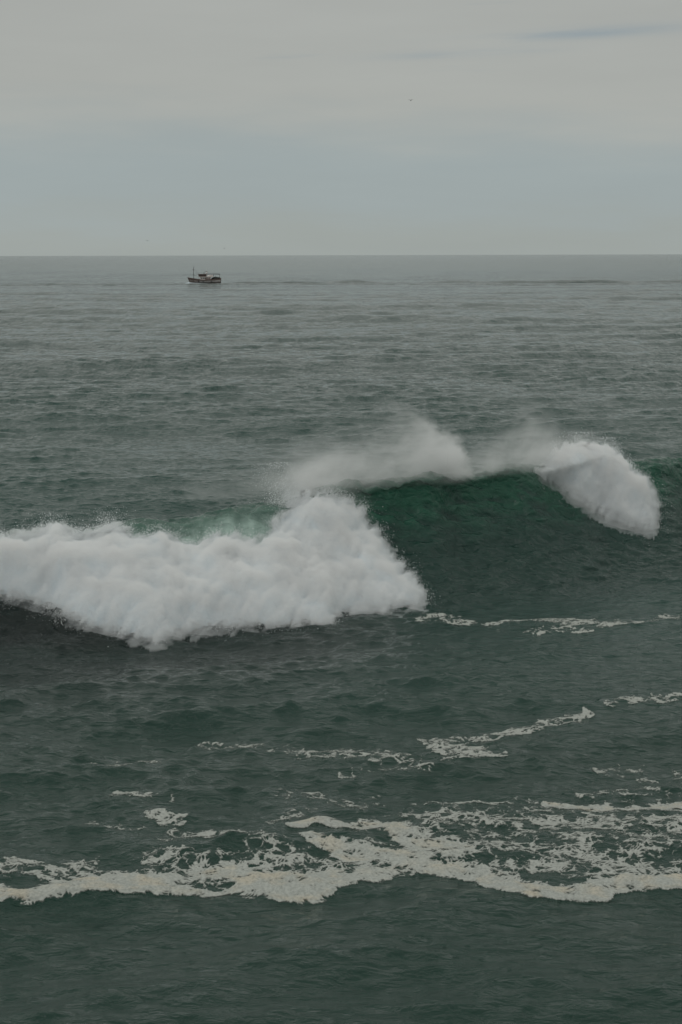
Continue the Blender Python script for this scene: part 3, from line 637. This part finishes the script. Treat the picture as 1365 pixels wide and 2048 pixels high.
def hull_shell(f0, f1, out, s0=0.0, s1=18.4, closed=False):
    bm = bmesh.new(); S = np.linspace(s0, s1, 25); Fs = np.linspace(f0, f1, 8 if closed else 4)
    for side in (-1, 1):
        G = [[bm.verts.new(hull_pt(s, f, side, out)) for f in Fs] for s in S]
        for a in range(len(S) - 1):
            for b_ in range(len(Fs) - 1):
                bm.faces.new((G[a][b_], G[a + 1][b_], G[a + 1][b_ + 1], G[a][b_ + 1]))
        if closed:
            E_ = [bm.verts.new((hull_pt(18.4, f, 1)[0] + 0.35 * (f - 0.3), 0, hull_pt(18.4, f, 1)[2])) for f in Fs]
            for b_ in range(len(Fs) - 1): bm.faces.new((G[-1][b_], E_[b_], E_[b_ + 1], G[-1][b_ + 1]))
    bmesh.ops.remove_doubles(bm, verts=bm.verts[:], dist=0.002)
    return bm
bo = bpy.data.objects.new('fishing_boat', None); col.objects.link(bo)
bl, br = ground(379, 567), ground(443, 567)
yb_ = float(bl[1]); xb_ = float(at_depth(375.5, 556, yb_)[0])
bo.location = (xb_, yb_, 0.15); bsc = float((at_depth(443, 560, yb_)[0] - xb_) / 18.6)
bo.scale = (bsc, bsc, bsc); bo.rotation_euler = (math.radians(1.5), 0, math.radians(4))
tag(bo, 'small wooden fishing trawler with a foremast heading left near the horizon', 'fishing boat')
obj_bm('hull', hull_shell(0, 1.0, 0, closed=True), M_hull, bo, True)
hb = obj_bm('hull_band', hull_shell(0.50, 0.80, 0.03, 6.6, 18.2), M_band, bo, True)
obj_bm('bow_band', hull_shell(0.52, 0.80, 0.03, 0.8, 6.0), plain('faded_bow_paint', (0.36, 0.30, 0.28), 0.6, 0.5, 0.8), bo, True)
obj_bm('rubbing_strake', hull_shell(0.83, 0.89, 0.09, 0.3, 18.3), M_dark, bo, True)
bm = bmesh.new()                                       # deck
D = [[bm.verts.new((s + (0.25 if s < 1 else 0), sd_ * (float(beam(s)) - 0.1), float(sheer(s)) - 0.75)) for sd_ in (-1, 1)] for s in np.linspace(0.7, 18.2, 16)]
for a, b_ in zip(D[:-1], D[1:]): bm.faces.new((a[0], b_[0], b_[1], a[1]))
obj_bm('deck', bm, M_wood, bo)
for side in (-1, 1):
    tube('rail', [(hull_pt(s, 1, side)[0], hull_pt(s, 1, side)[1], hull_pt(s, 1, side)[2] + 0.03) for s in np.linspace(0, 18.4, 22)], 0.09, 0.09, M_dark, bo, 6)
wh = box('wheelhouse', 6.9, 12.9, -1.7, 1.7, 1.3, 3.45, M_house, bo, 0.06)
for x in (7.3, 8.4, 9.35): box('window', x, x + 0.7, -1.73, -1.68, 2.45, 3.05, M_glass, wh, 0)
for x in (9.9, 10.9, 11.9): box('doorway', x, x + 0.72, -1.735, -1.68, 1.35, 3.1, M_dark, wh, 0)
box('boat_deck', 5.8, 14.4, -2.0, 2.0, 3.46, 3.6, M_house, bo)
br_ = box('bridge', 6.1, 10.5, -1.45, 1.45, 3.61, 4.85, M_dark, bo, 0.05)
for x in np.arange(6.35, 10.2, 0.68): box('window', x, x + 0.5, -1.475, -1.43, 4.15, 4.65, M_glass if int(x * 3) % 2 else M_house, br_, 0)
for y in (-0.9, 0.25): box('window', 6.07, 6.12, y, y + 0.65, 4.1, 4.65, M_glass, br_, 0)
box('bridge_roof', 5.6, 10.8, -1.75, 1.75, 4.86, 5.0, M_dark, bo)
box('life_raft', 10.9, 12.3, -1.3, -0.5, 3.61, 4.3, M_house, bo, 0.2)
box('engine_casing', 11.2, 14.0, -1.0, 1.0, 3.61, 4.45, M_house, bo, 0.08)
fn = tube('funnel', [(10.6, 0, 4.9), (10.6, 0, 5.9)], 0.38, 0.32, M_house, bo, 10)
rm = tube('radar_mast', [(10.3, 0, 5.0), (10.35, 0, 7.5)], 0.09, 0.05, M_house, bo)
box('radar_bar', 9.6, 10.9, -0.08, 0.08, 6.2, 6.38, M_dark, rm, 0.02)
tube('antenna', [(9.3, 0.5, 5.0), (9.25, 0.5, 6.4)], 0.05, 0.03, M_dark, bo)
tube('searchlight', [(9.15, -0.3, 5.45), (8.8, -0.3, 5.45)], 0.22, 0.26, M_dark, bo)
tube('antenna', [(11.0, -0.5, 4.6), (11.15, -0.5, 6.6)], 0.04, 0.03, M_dark, bo)
for y in (-1.6, 1.6):
    tube('gantry_post', [(17.6, y, 2.2), (17.7, y, 5.1)], 0.10, 0.09, M_steel, bo)
    tube('gantry_post', [(14.2, y, 3.5), (14.2, y, 5.0)], 0.10, 0.09, M_steel, bo)
    tube('gantry_beam', [(10.9, y, 4.95), (14.2, y, 5.02), (18.1, y, 4.9)], 0.11, 0.11, M_steel, bo)
tube('gantry_beam', [(17.7, -1.7, 5.0), (17.7, 1.7, 5.0)], 0.1, 0.1, M_steel, bo)
bm = bmesh.new(); bmesh.ops.create_icosphere(bm, subdivisions=4, radius=1.0)
for v in bm.verts:
    q = 1 + 0.22 * math.sin(v.co.x * 5 + v.co.y * 3) * math.cos(v.co.z * 4 + v.co.y * 5) + 0.08 * math.sin(v.co.x * 17) * math.sin(v.co.y * 13)
    v.co = Vector((v.co.x * 2.15 * q, v.co.y * 1.6 * q, v.co.z * 0.95 * q))
    v.co += Vector((15.7, 0, 2.45))
obj_bm('net_heap', bm, M_net, bo, True)
fm = tube('foremast', [(3.5, 0, 1.6), (3.45, 0, 5.0), (3.4, 0, 8.3)], 0.17, 0.10, M_steel, bo)
box('crow_light', 3.05, 3.75, -0.2, 0.2, 7.15, 7.45, M_dark, fm, 0.05)
tube('crosstree', [(3.42, -0.9, 7.0), (3.42, 0.9, 7.0)], 0.06, 0.06, M_steel, fm)
tube('aerial', [(3.4, 0, 8.3), (3.9, 0, 9.4)], 0.05, 0.03, M_steel, fm)
tube('aerial', [(3.4, 0, 8.3), (3.35, 0, 9.6)], 0.04, 0.03, M_steel, fm)
tube('stay', [(3.4, 0, 8.1), (0.35, 0, 3.2)], 0.022, 0.022, M_steel, bo, 5)
tube('stay', [(3.4, 0, 8.1), (6.2, 0, 5.0)], 0.022, 0.022, M_steel, bo, 5)
for x in (6.2, 8.6, 13.2):
    bm = bmesh.new()
    ring = [[bm.verts.new((x + (0.30 + 0.11 * math.cos(b_)) * math.cos(a), hull_pt(x, 0.72, -1)[1] - 0.10 + 0.10 * math.sin(b_), 0.95 + (0.30 + 0.11 * math.cos(b_)) * math.sin(a)))
             for b_ in np.linspace(0, 2 * math.pi, 7)[:-1]] for a in np.linspace(0, 2 * math.pi, 15)[:-1]]
    for i in range(14):
        for j in range(6): bm.faces.new((ring[i][j], ring[(i + 1) % 14][j], ring[(i + 1) % 14][(j + 1) % 6], ring[i][(j + 1) % 6]))
    obj_bm('tyre_fender', bm, M_rub, bo, True)
# bow wave and churned water along her side
S_, V_ = np.meshgrid(np.linspace(-1.3, 19.5, 160), np.linspace(0, 1, 14), indexing='ij')
hw_ = np.interp(S_, [-1.3, 1.2, 3, 7, 12, 19.5], [0.0, 0.6, 1.9, 2.4, 2.6, 2.0])
hh_ = np.interp(S_, [-1.3, 0.2, 1.5, 4, 6, 9, 19.5], [0.04, 0.35, 0.45, 0.28, 0.16, 0.08, 0.03]) * (0.7 + 0.6 * fbm(S_ * 1.3, V_ * 3, 0.5, 3))
BP = np.stack([S_, -hw_ - 1.3 * V_ * np.interp(S_, [-1.3, 4, 8], [0.4, 1.2, 0.7]), hh_ * np.sin(math.pi * np.clip(V_ * 0.85 + 0.15, 0, 1)) + 0.12], -1)
BP = BP * bsc + np.array([xb_, yb_, 0.05])
bwv = grid_mesh('bow_wave', BP, None, M_white)
tag(bwv, 'thin white bow wave foaming along the trawler hull', 'bow wave', 'stuff')

# ------------------------------------------------------------------ gulls
M_gull = plain('gull_feathers', (0.035, 0.035, 0.035), 0.8, 0.3, 5.0)
def gull(px, py, dist, span, flap, yaw, label):
    p = at_depth(px, py, dist)
    e = bpy.data.objects.new('gull', None); col.objects.link(e); e.location = p; e.rotation_euler = (0, 0, yaw)
    tag(e, label, 'bird', group='gulls flying over the sea')
    k = span / 1.3
    bm = bmesh.new(); rings = []
    for x, r, z in ((-.30, .01, .0), (-.24, .045, .01), (-.17, .05, .02), (-.05, .085, 0), (.08, .08, -.01), (.2, .04, 0), (.26, .02, .005)):
        rings.append([bm.verts.new((x * k, r * k * math.cos(a), (z + r * math.sin(a)) * k)) for a in np.linspace(0, 2 * math.pi, 9)[:-1]])
    for A_, B_ in zip(rings[:-1], rings[1:]):
        for i in range(8): bm.faces.new((A_[i], A_[(i + 1) % 8], B_[(i + 1) % 8], B_[i]))
    bm.faces.new(rings[0]); bm.faces.new(rings[-1]); obj_bm('body', bm, M_gull, e, True)
    bm = bmesh.new()
    for q in ((0.22, 0, 0.01), (0.42, 0.09, 0.0), (0.44, 0, 0.0), (0.42, -0.09, 0.0)): bm.verts.new(Vector(q) * k)
    bm.verts.ensure_lookup_table(); bm.faces.new(bm.verts[:])
    r_ = bmesh.ops.extrude_face_region(bm, geom=bm.faces[:]); bmesh.ops.translate(bm, verts=[v for v in r_['geom'] if isinstance(v, bmesh.types.BMVert)], vec=(0, 0, -0.02 * k))
    obj_bm('tail', bm, M_gull, e)
    for sd_ in (-1, 1):
        bm = bmesh.new(); top, bot = [], []
        for u in np.linspace(0, 1, 7):
            y = sd_ * (0.05 + 0.62 * u); z = flap * (0.30 * math.sin(min(u / 0.5, 1) * 1.4) - 0.22 * max(0, u - 0.45) / 0.55) * 0.8 + 0.05
            ch = 0.17 * (1 - 0.75 * u ** 1.6); xo = -0.10 + 0.16 * max(0, u - 0.4) - 0.05 * math.sin(u * 3)
            top.append([bm.verts.new(Vector((xo + f * ch, y, z + 0.018 * (1 - abs(f - 0.35) * 1.5))) * k) for f in (0, 0.35, 1)])
            bot.append([bm.verts.new(Vector((xo + f * ch, y, z - 0.012)) * k) for f in (0.02, 0.35, 0.98)])
        for a in range(6):
            for b_ in range(2):
                bm.faces.new((top[a][b_], top[a + 1][b_], top[a + 1][b_ + 1], top[a][b_ + 1])); bm.faces.new((bot[a][b_], bot[a][b_ + 1], bot[a + 1][b_ + 1], bot[a + 1][b_]))
            bm.faces.new((top[a][0], bot[a][0], bot[a + 1][0], top[a + 1][0])); bm.faces.new((top[a][2], top[a + 1][2], bot[a + 1][2], bot[a][2]))
        obj_bm('wing', bm, M_gull, e, True)
gull(822, 201, 500, 1.6, 1.0, math.radians(62), 'gull with arched wings high in the sky right of centre')
gull(295, 482, 880, 1.7, 1.6, math.radians(75), 'tiny gull with raised wings low over the horizon on the left')
gull(449, 497, 880, 1.7, 1.2, math.radians(110), 'tiny gull just above the horizon over the fishing boat')
